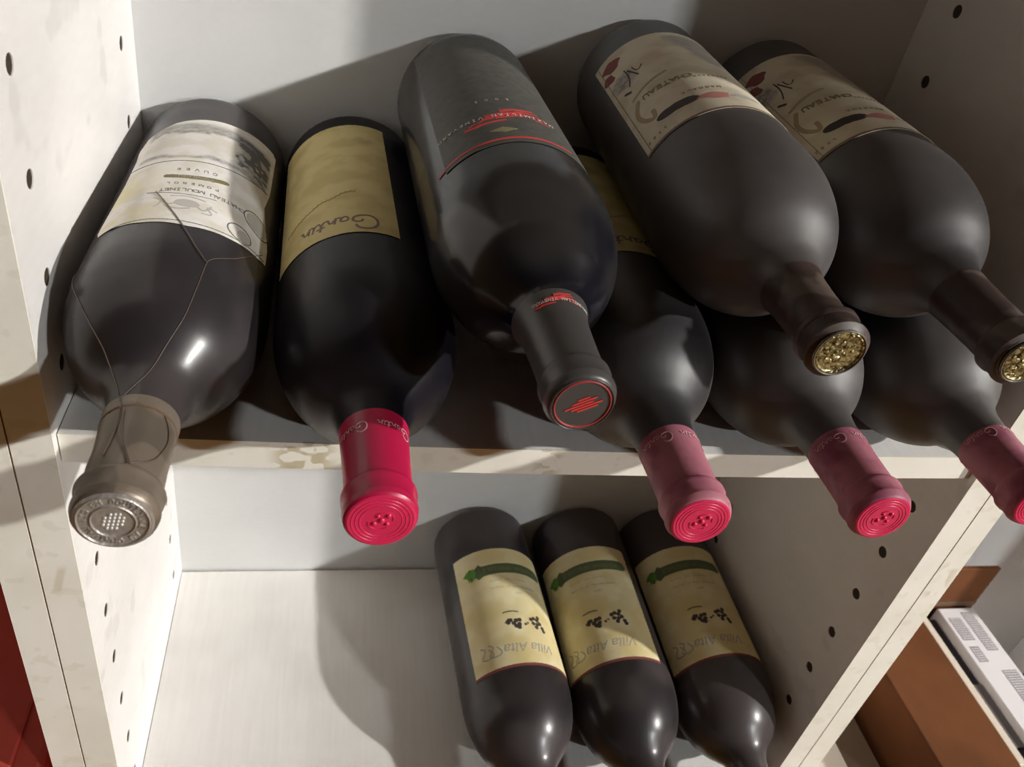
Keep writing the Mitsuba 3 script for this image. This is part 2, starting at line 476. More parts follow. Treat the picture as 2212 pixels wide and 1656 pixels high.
def upright(case, x0, x1, holes, side, label):
    k = part(case, 'side_panel', bored_panel(x0, x1, holes, side), 'melamine', label=label)
    part(k, 'edge_band', rbox(x0, x1, 0, 0.0012, FLOOR, TOPZ, 0.00012), 'edge_band', label='cream edge band')
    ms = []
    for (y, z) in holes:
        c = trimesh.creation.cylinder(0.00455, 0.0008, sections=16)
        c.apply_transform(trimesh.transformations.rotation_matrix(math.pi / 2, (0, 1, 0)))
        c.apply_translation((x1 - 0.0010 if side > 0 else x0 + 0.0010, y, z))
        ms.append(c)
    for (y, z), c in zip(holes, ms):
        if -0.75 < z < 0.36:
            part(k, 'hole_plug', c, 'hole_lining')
    return k


def shelf(x0, x1, ztop, sag, label, y0=REC):
    k = thing('shelf_board', label, 'shelf')
    n = 24
    xs = np.linspace(x0 + 0.0006, x1 - 0.0006, n + 1)
    def slab(ya, yb):
        v, f = [], []
        for x in xs:
            d = sag * 4 * (x - x0) / (x1 - x0) * (1 - (x - x0) / (x1 - x0))
            v += [(x, ya, ztop - d), (x, yb, ztop - d), (x, yb, ztop - d - TS), (x, ya, ztop - d - TS)]
        for i in range(n):
            a = 4 * i
            for j in range(4):
                p, q = a + j, a + (j + 1) % 4
                f += [[p, q, q + 4], [p, q + 4, p + 4]]
        f += [[0, 2, 1], [0, 3, 2], [4 * n, 4 * n + 1, 4 * n + 2], [4 * n, 4 * n + 2, 4 * n + 3]]
        m = trimesh.Trimesh(np.array(v), np.array(f), process=False)
        m.fix_normals()
        return m
    part(k, 'board', slab(y0 + 0.0012, D - 0.0025), 'shelf_face')
    part(k, 'edge_band', slab(y0, y0 + 0.0012), 'edge_band', label='stained cream front edge')
    return k


case = thing('bookcase', 'white bookcase holding all the wine bottles, in the middle', 'bookcase')
upright(case, -TP, 0.0, holes_at(0, 0.83), 1, 'brightly lit left side panel')
upright(case, W, W + TP, holes_at(4.98, -1.137 + 0.0), -1, 'shaded right side panel')
part(case, 'back_panel', bx(-TP, W + TP, D + 0.0002, D + 0.0065, FLOOR, TOPZ), 'hardboard')
part(case, 'top_panel', bx(0.0005, W - 0.0005, 0.002, D, TOPZ - TS, TOPZ), 'melamine')

G = 0.0009
for xs in (-TP - G, W + TP):
    part(case, 'seam', bx(xs + .00005, xs + G - .00005, .0004, .010, FLOOR, TOPZ), 'kraft_dark', label='dark dusty seam between the panels')
caseL = thing('bookcase', 'white bookcase adjoining on the left, mostly outside the picture', 'bookcase')
upright(caseL, -2 * TP - G, -TP - G, holes_at(0, 0.83), -1, 'right side panel of the left bookcase')
XL = -2 * TP - G
part(caseL, 'back_panel', bx(XL - W - TP, XL + TP, D + 0.0002, D + 0.0065, FLOOR, TOPZ), 'hardboard')
upright(caseL, XL - W - TP, XL - W, holes_at(0, 0.83), 1, None)
caseR = thing('bookcase', 'white bookcase adjoining on the right with cardboard boxes inside', 'bookcase')
XR = W + 2 * TP + G
upright(caseR, W + TP + G, XR, holes_at(0, 0.83), 1, 'left side panel of the right bookcase')
part(caseR, 'back_panel', bx(XR - TP, XR + W + TP, D + 0.0002, D + 0.0065, FLOOR, TOPZ), 'hardboard')
upright(caseR, XR + W, XR + W + TP, holes_at(0, 0.83), -1, None)

shelf(0, W, 0.0, SAG, 'white shelf board under the eight dusty upper bottles')
shelf(0, W, 0.385, 0.0, 'white shelf board above all the bottles, outside the picture')
shelf(0, W, ZL, 0.0, 'white shelf board under the three cream-labelled bottles')
shelf(XL - W, XL, ZN, 0.0, 'white shelf board under the red box in the left bookcase')
shelf(XR, XR + W, ZN, 0.0, 'white shelf board under the boxes in the right bookcase')

# ------------------------------------------------------------------ bottles
from scipy.interpolate import PchipInterpolator
PS = np.array([.0, .2, .212, .225, .235, .245, .255, .262, .27, .277, .285, .295, .33, .37])
PR = np.array([.0489, .0489, .0488, .0477, .0457, .0426, .0378, .0330, .0255, .0200, .0170, .0156, .0146, .0146])
FR = PchipInterpolator(PS, PR)

# base centre, yaw, pitch, length, shoulder offset, neck radius, end radius
FIT = {
    'b1': ([0.04945, 0.25477, 0.04832], 0.01170, -0.00101, 0.3558, 0.0005, 0.0149, 0.0146),
    'b2': ([0.14735, 0.25782, 0.04690], 0.02400, -0.00002, 0.3574, 0.0123, 0.0147, 0.0145),
    'b3': ([0.22338, 0.25678, 0.11475], 0.02659, -0.02706, 0.3476, 0.0068, 0.0142, 0.0135),
    'b4': ([0.35316, 0.25679, 0.14225], -0.00857, -0.04516, 0.3322, -0.0059, 0.0131, 0.0112),
    'b5': ([0.45316, 0.25675, 0.14192], -0.01767, -0.03720, 0.3333, -0.0137, 0.0137, 0.0112),
    'b6': ([0.31083, 0.25163, 0.04622], -0.02511, -0.00088, 0.3502, -0.0011, 0.0145, 0.0137),
    'b7': ([0.41116, 0.25288, 0.04685], -0.03305, 0.00047, 0.3497, -0.0034, 0.0146, 0.0135),
    'b8': ([0.50949, 0.25778, 0.04818], -0.03186, 0.00134, 0.3470, -0.0012, 0.0144, 0.0135),
    'l1': ([0.3042, 0.25723, -0.34888], 0.04748, 0.00112, 0.3470, -0.0151, 0.0152, 0.0145),
    'l2': ([0.41393, 0.25948, -0.34888], -0.00009, 0.00128, 0.3470, -0.0119, 0.0151, 0.0145),
    'l3': ([0.51196, 0.25955, -0.34916], -0.00001, 0.00027, 0.3470, -0.0130, 0.0148, 0.0145),
}


class Bottle:
    def __init__(self, fit, key):
        o, yaw, pit, self.L, self.off, self.RN, self.RE = FIT[fit]
        self.key = key
        d = np.array([math.sin(yaw) * math.cos(pit), -math.cos(yaw) * math.cos(pit), math.sin(pit)])
        u = np.array([0, 0, 1.0]) - d * d[2]
        u /= np.linalg.norm(u)
        w = np.cross(d, u)
        m = np.eye(4)
        m[:3, 0], m[:3, 1], m[:3, 2], m[:3, 3] = u, w, d, o
        self.to = T(m)

    def r(self, s):
        s = np.asarray(s, float)
        return FR(np.clip(s - self.off, 0, .37)) + (self.RN - .0148) * np.clip((s - self.off - .26) / .03, 0, 1)

    def add(self, name, mesh, mat, smooth=False, uv=None, label=None, parent=None):
        return part(parent or self.key, name, mesh, mat, self.to, smooth, uv, label)

    def body(self, mat):
        L = self.L
        prof = [(.022, 0), (.0215, .008), (.019, .018), (.013, .028), (.006, .036), (.0015, .0405), (.0003, .0425), (0, .0440), (.0004, .0458), (.0018, .0474), (.004, .0484), (.007, .0489)]
        ss = np.r_[np.linspace(.012, .205 + self.off, 10), np.arange(.208 + self.off, .30 + self.off, .0022), np.linspace(.303 + self.off, L - .002, 8)]
        prof += [(s, float(self.r(s))) for s in ss]
        prof += [(L - .0008, self.RN - .001), (L - .0008, 0)]
        m, uv = lathe(prof, 128)
        self.add('glass_body', m, mat, smooth=True, uv=uv)

    def label_sheet(self, x0, x1, s0, s1, mat, outline=None, label=None, lift=.00025):
        """paper label: thin curved sheet over the arc x0..x1 (metres), s0..s1, or a given outline polygon"""
        poly = outline if outline is not None else sbox(x0, s0, x1, s1)
        m = flat(poly, .00018)
        m = wrap(m, self.r, lift, .004)
        a = np.arctan2(m.vertices[:, 1], m.vertices[:, 0])
        uv = np.stack([a * RB, m.vertices[:, 2]], -1)
        return self.add('label', m, mat, smooth=False, uv=uv, label=label)

    def on(self, parent, name, shape, mat, lift=.0005, depth=.00012, label=None, seg=.0035):
        m = shape if isinstance(shape, trimesh.Trimesh) else flat(shape, depth)
        return self.add(name, wrap(m, self.r, lift, seg), mat, label=label, parent=parent)

    def capsule(self, s0, mat, ring=(.0135, .0040), ringh=.0014, lip=.0008, dmat=None, seam=None, dent=.0, skirt=True, label=None, hollow=0.0):
        L, R = self.L, self.RN
        a, b = L - ring[0], L - ring[1]
        t = .0005
        ss = np.linspace(s0, a - .0012, 14)
        prof = [(s0, float(self.r(s0)) - .0004), (s0, float(self.r(s0)) + t)]
        prof += [(s, float(self.r(s)) + t) for s in ss[1:]]
        prof += [(a, R + t + ringh * .6), (a + .0012, R + t + ringh), (a + .0030, R + t + ringh * .95), (a + .0042, R + t + ringh * .55), (b - .0012, R + t + ringh * .5),
                 (b, R + t + ringh * .75), (b + .0010, R + t + ringh * .7), (L - .0012, self.RE + .0012), (L - .0003, self.RE + .0004), (L, self.RE - .0002)]
        m, uv = lathe(prof, 96)
        if dent:
            v = m.vertices
            k = np.clip((v[:, 2] - s0) / .01, 0, 1)
            nz = meshkit.fbm(v * 160, 3, 4) - .5
            rr = np.linalg.norm(v[:, :2], axis=1, keepdims=True)
            v[:, :2] += v[:, :2] / np.maximum(rr, 1e-9) * (nz * dent * k)[:, None]
            m.vertices = v
        c = self.add('capsule', m, mat, smooth=30, label=label)
        if dmat:
            m, uv = lathe([(L, self.RE + .0003), (L + .0004, self.RE - .0006), (L + .0003 - hollow, self.RE - .0014), (L + .0003 - hollow, 0)], 72)
            self.add('end_disc', m, dmat, smooth=30, parent=c)
        return c

    def ring(self, parent, name, rad, mat, w=.0006, h=.0004, s=None, label=None):
        s = self.L + .0003 if s is None else s
        m, _ = lathe([(s, rad - w / 2), (s + h, rad - w / 4), (s + h, rad + w / 4), (s, rad + w / 2)], 64)
        return self.add(name, m, mat, smooth=True, parent=parent, label=label)

    def end(self, parent, name, m, mat, label=None, ds=.0003):
        m = m if isinstance(m, trimesh.Trimesh) else flat(m, .0004)
        return self.add(name, face_piece(m, self.L + ds), mat, parent=parent, label=label)

    def path(self, pts, lift, n=14):
        """smooth polyline over the bottle from (s in mm, degrees) pairs"""
        from scipy.interpolate import PchipInterpolator as P
        pts = np.array(pts, float)
        t = np.arange(len(pts))
        tt = np.linspace(0, len(pts) - 1, n * (len(pts) - 1) + 1)
        s, a = P(t, pts[:, 0])(tt) / 1000, np.radians(P(t, pts[:, 1])(tt))
        r = self.r(s) + lift
        return np.stack([r * np.cos(a), r * np.sin(a), s], -1)


def dome(x, y, r, h=.0007):
    m = trimesh.creation.icosphere(subdivisions=2, radius=1)
    m.apply_scale((r, r, h))
    m.apply_translation((x, y, 0))
    return m


DEG = RB * math.pi / 180          # arc length of one degree on the body

# ---- bottle with the engraved white label, far left
b = Bottle('b1', thing('wine_bottle', 'wine bottle with white engraved landscape label and taupe capsule, against the left panel', 'wine bottle'))
b.body('glass_clean')
X = lambda deg: deg * DEG
out = Polygon([(X(42), .060), (X(20), .0515), (X(0), .0485), (X(-25), .0450), (X(-48), .0400), (X(-58), .0370), (X(-62), .0400), (X(-61), .100), (X(-57), .125),
               (X(-60), .140), (X(-67), .165), (X(-67), .182), (X(-60), .186), (X(-35), .1935), (X(-10), .1985), (X(15), .1965), (X(38), .1915), (X(47), .190), (X(50), .183), (X(44), .130), (X(44), .095), (X(47), .075)])
lb = b.label_sheet(0, 0, 0, 0, 'paper_white', outline=out, label='white label with an engraved landscape')
ink = [stroke([(X(44), .112), (X(25), .1165), (X(0), .1175), (X(-30), .1135), (X(-58), .104)], .0006), stroke([(X(44), .192), (X(20), .1935), (X(-10), .1945), (X(-40), .1895), (X(-64), .182)], .0005),
       stroke([(X(20), .1600), (X(0), .1630), (X(-22), .1605)], .00035)]
ink += [Point(X(-53), .155).buffer(.0105).difference(Point(X(-53), .155).buffer(.0098)), Point(X(-41), .181).buffer(.008).difference(Point(X(-41), .181).buffer(.0073))]
b.on(lb, 'ruling', unary_union(ink), 'ink_grey')
rib = stroke([(X(11), .1395), (X(0), .1405), (X(-13), .1385), (X(-25), .1345)], .0042)
b.on(lb, 'ribbon', rib, 'ink_olive')
b.on(lb, 'lettering', cat([text('GRAND CRU', .0024, X(-7), .1383, rot=.05, depth=.00016)]), 'ink_faint', lift=.0006)
b.on(lb, 'lettering', cat([text('CUVEE', .0030, X(-6), .1280, rot=.08, space=.0048), text('POMEROL', .0026, X(-6), .1475, rot=.07, space=.0042),
                           text('CHATEAU MOULINET', .0034, X(-14), .1550, rot=.08, space=.0029)]), 'ink_grey')
crest = [stroke([(X(8), .171), (X(2), .176), (X(-6), .170), (X(-14), .177), (X(-20), .171)], .0012), stroke([(X(6), .178), (X(0), .181), (X(-8), .179)], .0014),
         stroke([(X(-16), .181), (X(-21), .178), (X(-18), .174), (X(-24), .174)], .0009), affinity.scale(Point(X(-6), .1735).buffer(.0042), 1.5, 1), stroke([(X(14), .168), (X(9), .174), (X(12), .179)], .0009), stroke([(X(4), .1665), (X(-6), .1655), (X(-16), .1665)], .0010)]
b.on(lb, 'crest', unary_union(crest), 'ink_pale')
b.on(lb, 'seal', unary_union([Point(X(-53), .155).buffer(.0085), affinity.scale(Point(X(-44), .183).buffer(.0045), 1, 1.5)]), 'ink_pale')
cp = b.capsule(.2965, 'cap_taupe', ring=(.0150, .0045), ringh=.0017, dmat='cap_metal', dent=.0009, label='creased taupe foil capsule')
m, _ = lathe([(.2975, b.RN + .0006), (.2975, b.RN + .0014), (.3035, b.RN + .0011), (.3035, b.RN + .0004)], 72)
b.add('collar', m, 'cap_taupe', smooth=30, parent=cp, label='paler torn collar of the foil')
m, _ = lathe([(.3035, b.RN + .0004), (.3035, b.RN + .0011), (.3046, b.RN + .0011), (.3048, b.RN + .0004)], 72)
b.add('foil_tear', m, 'kraft_dark', smooth=30, parent=cp, label='dark torn gap below the collar')
b.ring(cp, 'embossed_ring', .0132, 'cap_metal', .0010, .0008)
b.ring(cp, 'embossed_ring', .0082, 'cap_metal', .0008, .0007)
ms = []
for i, ch in enumerate('MIS EN BOUTEILLE AU CHATEAU '):
    if ch != ' ':
        a = math.pi * .98 - i * 2 * math.pi / 28
        t = meshkit.text_mesh(ch, .0023, .0005, True)
        t.apply_translation((-t.bounds[:, 0].mean(), -.00115, 0))
        t.apply_transform(trimesh.transformations.rotation_matrix(a - math.pi / 2, (0, 0, 1)))
        t.apply_translation((.0107 * math.cos(a), .0107 * math.sin(a), 0))
        ms.append(t)
b.end(cp, 'lettering', cat(ms), 'cap_metal')
ms = []
for i in range(-2, 3):
    for j in range(-2, 3):
        if abs(i) + abs(j) < 4:
            ms.append(dome(i * .00165 + .0005 * j, j * .00185, .0008, .0007))
b.end(cp, 'embossed_grid', cat(ms), 'silver')
for pts, lift, r in [([(206, 66), (220, 60.6), (250, 48), (267, 44.2), (277, 46), (296, 30)], .0003, .00026), ([(177, -62), (209, -40.6), (226, -25.8), (243, -24.9), (258, -24), (272, -17), (282, -7.5), (297, 24)], .0003, .00026),
                     ([(161, 13.8), (198, -6.8), (219, -19), (226, -25.8)], .0009, .0003), ([(297, 27), (306, 19), (316, 18), (334, 25)], .0012, .0003),
                     ([(306, 14), (319, 8.8), (338, -13), (348, -27)], .0014, .00035), ([(305, -46), (316, -66), (328, -55), (334, -43), (340, -11)], .0009, .0003)]:
    b.add('wrap_crease', tube(b.path(pts, lift), r), 'crease', smooth=True, label='crease line of clear wrapping' if lift < .0005 and r < .00027 else None)

# ---- the wine with the plain yellow label and red capsule (one clean, three dusty)
def script_word(cx, y, k=1.0):
    """handwritten 'Cantin', capital with a large curl; local frame reads along +x"""
    S_ = []
    C = [(2.0, 6.0), (.9, 7.9), (-1.6, 8.3), (-3.8, 6.2), (-4.2, 3.0), (-2.8, .4), (.2, -.2), (2.7, 1.2), (2.6, 3.4), (.9, 3.9), (.1, 2.6)]
    S_.append(stroke([(a * .001 * k, c * .001 * k) for a, c in C], .00075 * k))
    x = 4.2
    for ch in 'antin':
        if ch == 'a':
            pts = [(2.2, 2.6), (.8, 2.9), (0, 1.4), (.8, .1), (2.0, 1.0), (2.3, 2.6), (2.3, .6), (3.2, .2)]
            w = 3.2
        elif ch == 'n':
            pts = [(0, .1), (.3, 2.6), (.4, 1.2), (1.5, 2.7), (2.2, 1.6), (2.3, .4), (3.1, .2)]
            w = 3.1
        elif ch == 't':
            pts = [(0, .3), (.9, 2.4), (1.3, 5.2), (1.2, 1.2), (1.9, .1), (2.4, .5)]
            w = 2.3
            S_.append(stroke([((x - .1) * .001 * k, 3.4 * .001 * k), ((x + 2.3) * .001 * k, 3.7 * .001 * k)], .0006 * k))
        else:
            pts = [(0, .3), (.7, 2.5), (.8, .5), (1.6, .3)]
            w = 1.5
            S_.append(Point((x + .9) * .001 * k, 3.8 * .001 * k).buffer(.0004 * k))
        S_.append(stroke([((x + a) * .001 * k, c * .001 * k) for a, c in pts], .0006 * k))
        x += w + .5
    return affinity.translate(unary_union(S_), cx, y)


YELLOW = [('b2', 'wine bottle with plain yellow script label and clean crimson capsule', 'cap_red', 'glass_plain', (-20, 72)),
          ('b6', 'wine bottle with dusty pink capsule, lying below the black bottle with red lettering', 'cap_dusty_red', 'glass_dusty', (-45, 47)),
          ('b7', 'wine bottle with dusty pink capsule, second from the right on the upper board', 'cap_dusty_red', 'glass_dusty', (-45, 47)),
          ('b8', 'wine bottle with dusty pink capsule running out of the right edge', 'cap_dusty_red', 'glass_dusty', (-45, 47))]
for fit, lab, cm, gm, (p0, p1) in YELLOW:
    b = Bottle(fit, thing('wine_bottle', lab, 'wine bottle', None if fit == 'b2' else 'bottles with dusty pink capsules'))
    b.body(gm)
    s1 = .190 if fit == 'b2' else .178
    lb = b.label_sheet(X(p0), X(p1), .025, s1, 'paper_yellow', label='plain yellow paper label')
    x0 = X(p0) + .017
    b.on(lb, 'lettering', script_word(x0 + .003, s1 - .020, 1.9), 'ink_violet')
    wav = [(x0 + .006, s1 - .054), (x0 + .013, s1 - .0525), (x0 + .020, s1 - .0475), (x0 + .027, s1 - .0465), (x0 + .034, s1 - .042), (x0 + .041, s1 - .039), (x0 + .052, s1 - .033)]
    small = [stroke([(a, c + (.0009 if i % 2 else -.0006)) for i, (a, c) in enumerate([(x, np.interp(x, [w_[0] for w_ in wav], [w_[1] for w_ in wav])) for x in np.linspace(wav[0][0], wav[-1][0], 34)])], .0008)]
    b.on(lb, 'underline_script', unary_union(small), 'ink_orange')
    cp = b.capsule(.2985 if fit != 'b2' else .3025, cm, ring=(.0145, .0045), ringh=.0013, dmat='cap_disc_red', label='clean crimson capsule' if fit == 'b2' else 'dusty crimson capsule')
    k = b.RN / .0149 * .62
    for ang in (-54, 30, 150):
        w1 = affinity.scale(script_word(0, 0, 1.0), .72, .72, origin=(0, 0))
        w1 = affinity.translate(w1, ang * b.RN * math.pi / 180, b.L - .047)
        b.on(cp, 'printed_script', w1, 'ink_blush', lift=.0007, seg=.002)
    for rad in (.0116, .0100, .0084):
        b.ring(cp, 'embossed_ring', rad * b.RE / .0137, 'cap_disc_red', .0007, .00022)
    q = [dome(-.0028, -.0012, .0013, .0011), dome(.0002, .0006, .0015, .0012), dome(.0030, .0032, .0013, .0011), dome(-.0014, .0030, .0010, .0009), dome(.0026, -.0016, .0011, .0009)]
    b.end(cp, 'embossed_flower', cat(q), 'cap_disc_red')
    cur = unary_union([stroke([(.0052, .0005), (.0040, .0040), (.0005, .0048), (-.0022, .0038)], .0006), stroke([(-.0052, -.0005), (-.0040, -.0036), (-.0005, -.0046), (.0026, -.0038)], .0006)])
    b.end(cp, 'embossed_curl', cur, 'cap_disc_red')

# ---- black bottle with red lettering
b = Bottle('b3', thing('wine_bottle', 'black wine bottle with black label, red brush lettering and red line', 'wine bottle'))
b.body('glass_black')
lb = b.label_sheet(X(-45), X(56), .012, .1965, 'paper_black', label='black label with a red line')
b.on(lb, 'red_line', stroke([(X(62), .192), (X(38), .1915), (X(10), .1915), (X(-30), .1895)], .0017), 'ink_red')


def brush(k=1.0, seed=3):
    r = np.random.default_rng(seed)
    st = []
    for (xa, ya, xb, yb, w) in [(-17, -2.5, 1, -2.0, 2.0), (-15, -.5, -3, 1.2, 1.3), (-7, 3.2, 9, 4.5, 2.6), (-3, .6, 13, 2.2, 1.6), (0, 6.4, 15, 8.2, 2.2), (4, 2.8, 20, 3.6, 1.4), (-9, 1.6, 4, 2.8, 1.2), (6, 5.2, 17, 6.2, 1.4), (14, 0.2, 22, .2, 1.1)]:
        n = 5
        pts = [(xa + (xb - xa) * i / n, ya + (yb - ya) * i / n + r.normal(0, .18)) for i in range(n + 1)]
        top = [(x, y + w / 2 * (1 - .55 * i / n)) for i, (x, y) in enumerate(pts)]
        bot = [(x, y - w / 2 * (1 - .55 * i / n)) for i, (x, y) in enumerate(pts)]
        st.append(Polygon([(x * .001 * k, y * .001 * k) for x, y in top + bot[::-1]]).buffer(0))
    return unary_union(st)


b.on(lb, 'brush_lettering', affinity.translate(affinity.rotate(affinity.scale(brush(), -1.32, -1.55, origin=(0, 0)), 3, origin=(0, 0)), X(10), .1640), 'ink_red')
b.on(lb, 'lettering', cat([text('MAXIMILIAN VINEYARD', .0030, X(15), .1585, space=.0037, depth=.00015)]), 'ink_white', lift=.0007)
b.on(lb, 'lettering', text('2001', .0026, X(12), .1345, space=.006), 'ink_faint')
b.on(lb, 'emblem', Polygon([(X(22), .180), (X(13), .1765), (X(4), .180), (X(13), .1835)]), 'ink_gold')
cp = b.capsule(.2880, 'cap_black', ring=(.0145, .0045), ringh=.0013, dmat='cap_black', label='black capsule with red print')
kk = affinity.translate(affinity.scale(brush(.55), -1, -1.0, origin=(0, 0)), .0030, .2955)
b.on(cp, 'brush_print', kk, 'ink_red', lift=.0008, seg=.002)
b.on(cp, 'lettering', text('MAXIMILIAN VINEYARD', .0016, -.0010, .2940, space=.00150), 'ink_white', lift=.0010, seg=.002)
b.ring(cp, 'red_ring', .0119, 'ink_darkred', .0010, .0006)
b.ring(cp, 'rim_ring', .0132, 'cap_black', .0008, .0006)
hat = unary_union([sbox(xa, -.0030 + i * .00135, xb, -.0022 + i * .00135) for i, (xa, xb) in enumerate([(-.0030, .0060), (-.0052, .0084), (-.0076, .0048), (-.0040, .0068), (-.0012, .0040)])])
b.end(cp, 'brush_print', affinity.rotate(hat, 27, origin=(0, 0)), 'ink_red')

# ---- two old dusty bottles with illustrated labels
for fit, lab, p0, p1, s0, s1, da in [('b4', 'dusty wine bottle with illustrated cream label and gold-topped capsule, beside the black bottle', -62, 73, .037, .173, 0),
                                     ('b5', 'dusty wine bottle with illustrated cream label, rightmost of the top layer', -62, 61, .040, .177, -9)]:
    b = Bottle(fit, thing('wine_bottle', lab, 'wine bottle'))
    b.body('glass_dusty')
    lb = b.label_sheet(X(p0), X(p1), s0, s1, 'paper_old', label='yellowed label with old illustrations')
    dx, ds = X(da), (.0042 if da else 0)
    ov = affinity.translate(affinity.rotate(unary_union([affinity.scale(Point(0, 0).buffer(1), .0075, .0042), affinity.translate(affinity.scale(Point(0, 0).buffer(1), .0078, .0040), .0065, .0004), affinity.translate(affinity.scale(Point(0, 0).buffer(1), .0070, .0042), -.0055, .0)]), 0), X(38) + dx, .1515 + ds)
    b.on(lb, 'dark_seal', ov, 'ink_dark', label='dark oval seal')
    blob = lambda x, y, a, c_, n=11, sd=1: Polygon([(x + a * math.cos(t) * (1 + .22 * math.sin(3 * t + sd)), y + c_ * math.sin(t) * (1 + .22 * math.cos(2 * t + sd))) for t in np.linspace(0, 2 * math.pi, n * 3)[:-1]])
    b.on(lb, 'red_arms', blob(X(13) + dx, .1535 + ds, .0090, .0042, sd=2), 'ink_pink')
    b.on(lb, 'grey_seal', blob(X(-8) + dx, .1530 + ds, .0085, .0030, sd=0), 'ink_faint')
    b.on(lb, 'painted_flowers', unary_union([blob(X(59) + dx, .0520 + ds, .0075, .0060, sd=3), blob(X(66) + dx, .0640 + ds, .0045, .0060, sd=1)]), 'ink_maroon')
    fig = [stroke([(X(53) + dx, .071 + ds), (X(53) + dx, .084 + ds), (X(56) + dx, .094 + ds)], .0009), stroke([(X(51) + dx, .074 + ds), (X(46) + dx, .088 + ds)], .0010), stroke([(X(47) + dx, .074 + ds), (X(44) + dx, .082 + ds), (X(40) + dx, .078 + ds)], .0007),
           stroke([(X(62) + dx, .098 + ds), (X(58) + dx, .101 + ds)], .002)]
    b.on(lb, 'engraved_figures', unary_union(fig), 'ink_dark')
    ring = unary_union([stroke([(X(58) + dx, .118 + ds), (X(63) + dx, .128 + ds), (X(62) + dx, .140 + ds), (X(56) + dx, .147 + ds), (X(53) + dx, .139 + ds)], .0030), stroke([(X(60) + dx, .112 + ds), (X(50) + dx, .108 + ds), (X(30) + dx, .103 + ds)], .0022)])
    b.on(lb, 'scroll', ring, 'ink_tan')
    b.on(lb, 'lettering', cat([text('CHATEAU', .0050, X(35) + dx, .1165 + ds, space=.0046, bold=True, depth=.00016)]), 'ink_olive', lift=.0006)
    b.on(lb, 'lettering', cat([text('MARGAUX', .0026, X(18) + dx, .1395 + ds, space=.0035), text('BORDEAUX', .0020, X(4) + dx, .1210 + ds, space=.0028), text('1982', .0024, X(60) + dx, .1630 + ds, space=.0040)]), 'ink_violet')
    b.on(lb, 'border', unary_union([stroke([(X(p1) - .0035, s0 + .002), (X(p1) - .0035, s1 - .002)], .0004, False), sbox(X(p0), s1 - .0022, X(p1), s1 - .0001)]), 'ink_violet')
    cp = b.capsule(.2805 if not da else .2770, 'cap_plum', ring=(.0150, .0035), ringh=.0020, lip=.0012, dmat='gold_leaf', dent=.0005, hollow=.0006, label='dark worn capsule')
    b.ring(cp, 'rim_ring', b.RE + .0006, 'cap_rim', .0011, .0009, s=b.L - .0002)
    r9 = np.random.default_rng(5)
    b.end(cp, 'gold_flakes', cat([dome(*(r9.normal(0, .0036, 2)), r9.uniform(.0008, .0018), .0006) for _ in range(26)]), 'gold_leaf', ds=-.0003)

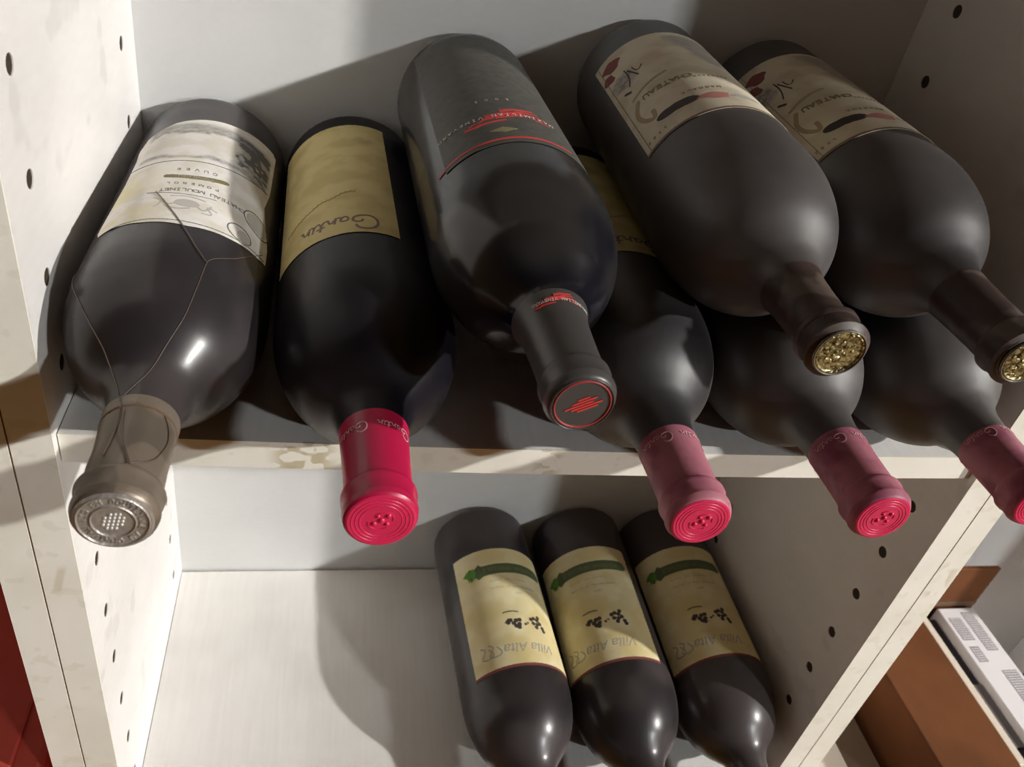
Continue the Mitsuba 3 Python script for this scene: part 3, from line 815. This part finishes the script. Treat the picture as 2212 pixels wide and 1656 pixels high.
# ---- three bottles with cream labels and green banners on the lower shelf
LOW = [('l1', 'wine bottle with cream green-banner label, leftmost on the lower shelf', 0), ('l2', 'wine bottle with cream green-banner label, middle of the three on the lower shelf', 29), ('l3', 'wine bottle with cream green-banner label beside the right panel on the lower shelf', 18)]
for fit, lab, da in LOW:
    b = Bottle(fit, thing('wine_bottle', lab, 'wine bottle', 'bottles with green-banner labels'))
    b.body('glass_clean')
    lb = b.label_sheet(X(-65 + da), X(55 + da), .059, .1905, 'paper_cream', label='cream label with a green banner')
    b.on(lb, 'red_border', sbox(X(-65 + da), .1905, X(55 + da), .1932), 'ink_maroon', lift=.0003)
    c0 = X(da)
    ban = unary_union([stroke([(c0 + X(27), .0850), (c0 + X(10), .0850), (c0 - X(12), .0845), (c0 - X(52), .0830)], .0120), Polygon([(c0 + X(43), .0845), (c0 + X(36), .0775), (c0 + X(31), .0805), (c0 + X(25), .0760), (c0 + X(20), .0800), (c0 + X(20), .0905), (c0 + X(27), .0935), (c0 + X(31), .0895), (c0 + X(36), .0930), (c0 + X(38), .0880)])])
    b.on(lb, 'green_banner', ban, 'ink_green', label='dark green banner')
    leaf = Polygon([(c0 + X(45), .0840), (c0 + X(39), .0790), (c0 + X(36), .0815), (c0 + X(32), .0780), (c0 + X(29), .0840), (c0 + X(32), .0915), (c0 + X(36), .0880), (c0 + X(39), .0925), (c0 + X(40), .0870)])
    b.on(lb, 'vine_leaf', leaf, 'ink_leaf', lift=.0007)
    b.on(lb, 'lettering', cat([text('RISERVA SPECIALE', .0046, c0 - X(12), .0822, space=.0036, depth=.0001)]), 'ink_olive', lift=.0007)
    b.on(lb, 'lettering', cat([text('TENUTA DEL CONTE', .0018, c0 - X(6), .0975, space=.0024), text('DENOMINAZIONE DI ORIGINE', .0016, c0 - X(10), .1060, space=.0019), text('1997', .0024, c0 - X(14), .1130)]), 'ink_faint')
    gr = [Point(c0 + X(a), s).buffer(.0021) for a, s in [(4, .1455), (1, .149), (-2, .146), (-5, .150), (-1, .152), (-6, .1455), (7, .148), (-4, .1535)]] + [Polygon([(c0 + X(11), .148), (c0 + X(6), .143), (c0 + X(3), .147)])]
    gr += [Point(c0 - X(12), .150).buffer(.0013), Point(c0 - X(15), .1485).buffer(.0010)]
    gr += [Point(c0 - X(a), s).buffer(.0020) for a, s in [(20, .1440), (24, .1425), (28, .1440), (22, .148), (27, .1485), (31, .147), (33, .1515), (25, .1520), (30, .1405), (34, .1545)]]
    gr.append(stroke([(c0 + X(10), .1365), (c0 + X(2), .1355), (c0 - X(6), .1365)], .0011))
    b.on(lb, 'grape_print', unary_union(gr), 'ink_dark', label='dark printed grapes')
    b.on(lb, 'lettering', cat([text('Villa Alta', .0086, c0 - X(10), .1700, shear=.25)]), 'ink_faint', lift=.0005)
    orn = [stroke([(c0 + X(33 + a), .166), (c0 + X(29 + a), .171), (c0 + X(33 + a), .177), (c0 + X(25 + a), .179), (c0 + X(24 + a), .170)], .0011) for a in (0, 9)]
    b.on(lb, 'flourish', unary_union(orn), 'ink_faint')
    cp = b.capsule(.292, 'cap_black', ring=(.0145, .0045), ringh=.0013, dmat='cap_black')

# ------------------------------------------------------------------ right bookcase: boxes
ZW = -0.41
k = thing('cardboard_box', 'orange-brown cardboard carton with a pale rim in the right bookcase', 'box')
part(k, 'carton', rbox(.757, .8485, -.016, .184, ZN, ZW, .0015), 'kraft')
part(k, 'rim', rbox(.8485, .8590, -.002, .186, ZN, ZW + .002, .001), 'carton_rim', label='pale rim strip')
part(k, 'flap', rbox(.756, .8480, -.017, .1845, ZW + .0002, ZW + .0032, .0008), 'kraft')
k = thing('label_box', 'white box with grey printed panels in the right bookcase', 'box')
part(k, 'carton', rbox(.8835, .9365, -.006, .197, ZN, ZW, .001), 'carton_white')
for (x0, x1, y0, y1) in [(.889, .906, .150, .182), (.912, .928, .135, .190), (.890, .903, .120, .141), (.911, .931, .060, .108)]:
    kk = part(k, 'printed_panel', bx(x0, x1, y0, y1, ZW, ZW + .0003), 'print_grey')
    lines = [bx(x0 + .001, x1 - .001, y, y + .0009, ZW + .0003, ZW + .0005) for y in np.arange(y0 + .002, y1 - .002, .0031)]
    part(kk, 'print_lines', cat(lines), 'carton_white')
k = thing('dark_box', 'narrow black and grey box between the cardboard carton and the white box', 'box')
part(k, 'carton', rbox(.8600, .8828, -.004, .190, ZN, ZW - .012, .001), 'black_card')
part(k, 'grey_band', rbox(.8604, .8824, .022, .098, ZW - .0119, ZW - .0095, .0005), 'grey_card', label='dark grey band')
k = thing('cardboard_sheet', 'brown sheet of cardboard standing upright behind the white box', 'cardboard')
part(k, 'sheet', rbox(.800, .9420, .2020, .2075, ZN, -.3440, .0006), 'kraft')
part(k, 'tape', rbox(.800, .9420, .2016, .2020, -.412, -.404, .00005), 'kraft_dark')
k = thing('cardboard_box', 'low dark cardboard box left of the orange-brown carton, lower right corner', 'box')
part(k, 'carton', rbox(.612, .742, .010, .200, ZN, -.475, .0015), 'kraft_dark')
part(k, 'flap', rbox(.640, .700, .012, .110, -.4748, -.4715, .001), 'carton_rim', label='dim greyish flap')
part(k, 'flap', rbox(.614, .6395, .012, .198, -.4748, -.4600, .001), 'kraft', label='orange-brown flap')

# ------------------------------------------------------------------ left bookcase: red box
k = thing('red_box', 'glossy red lidded box in the left bookcase, lower left corner', 'box')
part(k, 'carton', rbox(-.36, -.062, -.034, .240, ZN, -.372, .004), 'red_card')
part(k, 'lid', rbox(-.364, -.058, -.038, .244, -.3718, -.334, .004), 'red_card')
part(k, 'lid_ridge', rbox(-.350, -.078, -.018, .230, -.334, -.3305, .0015), 'red_card')
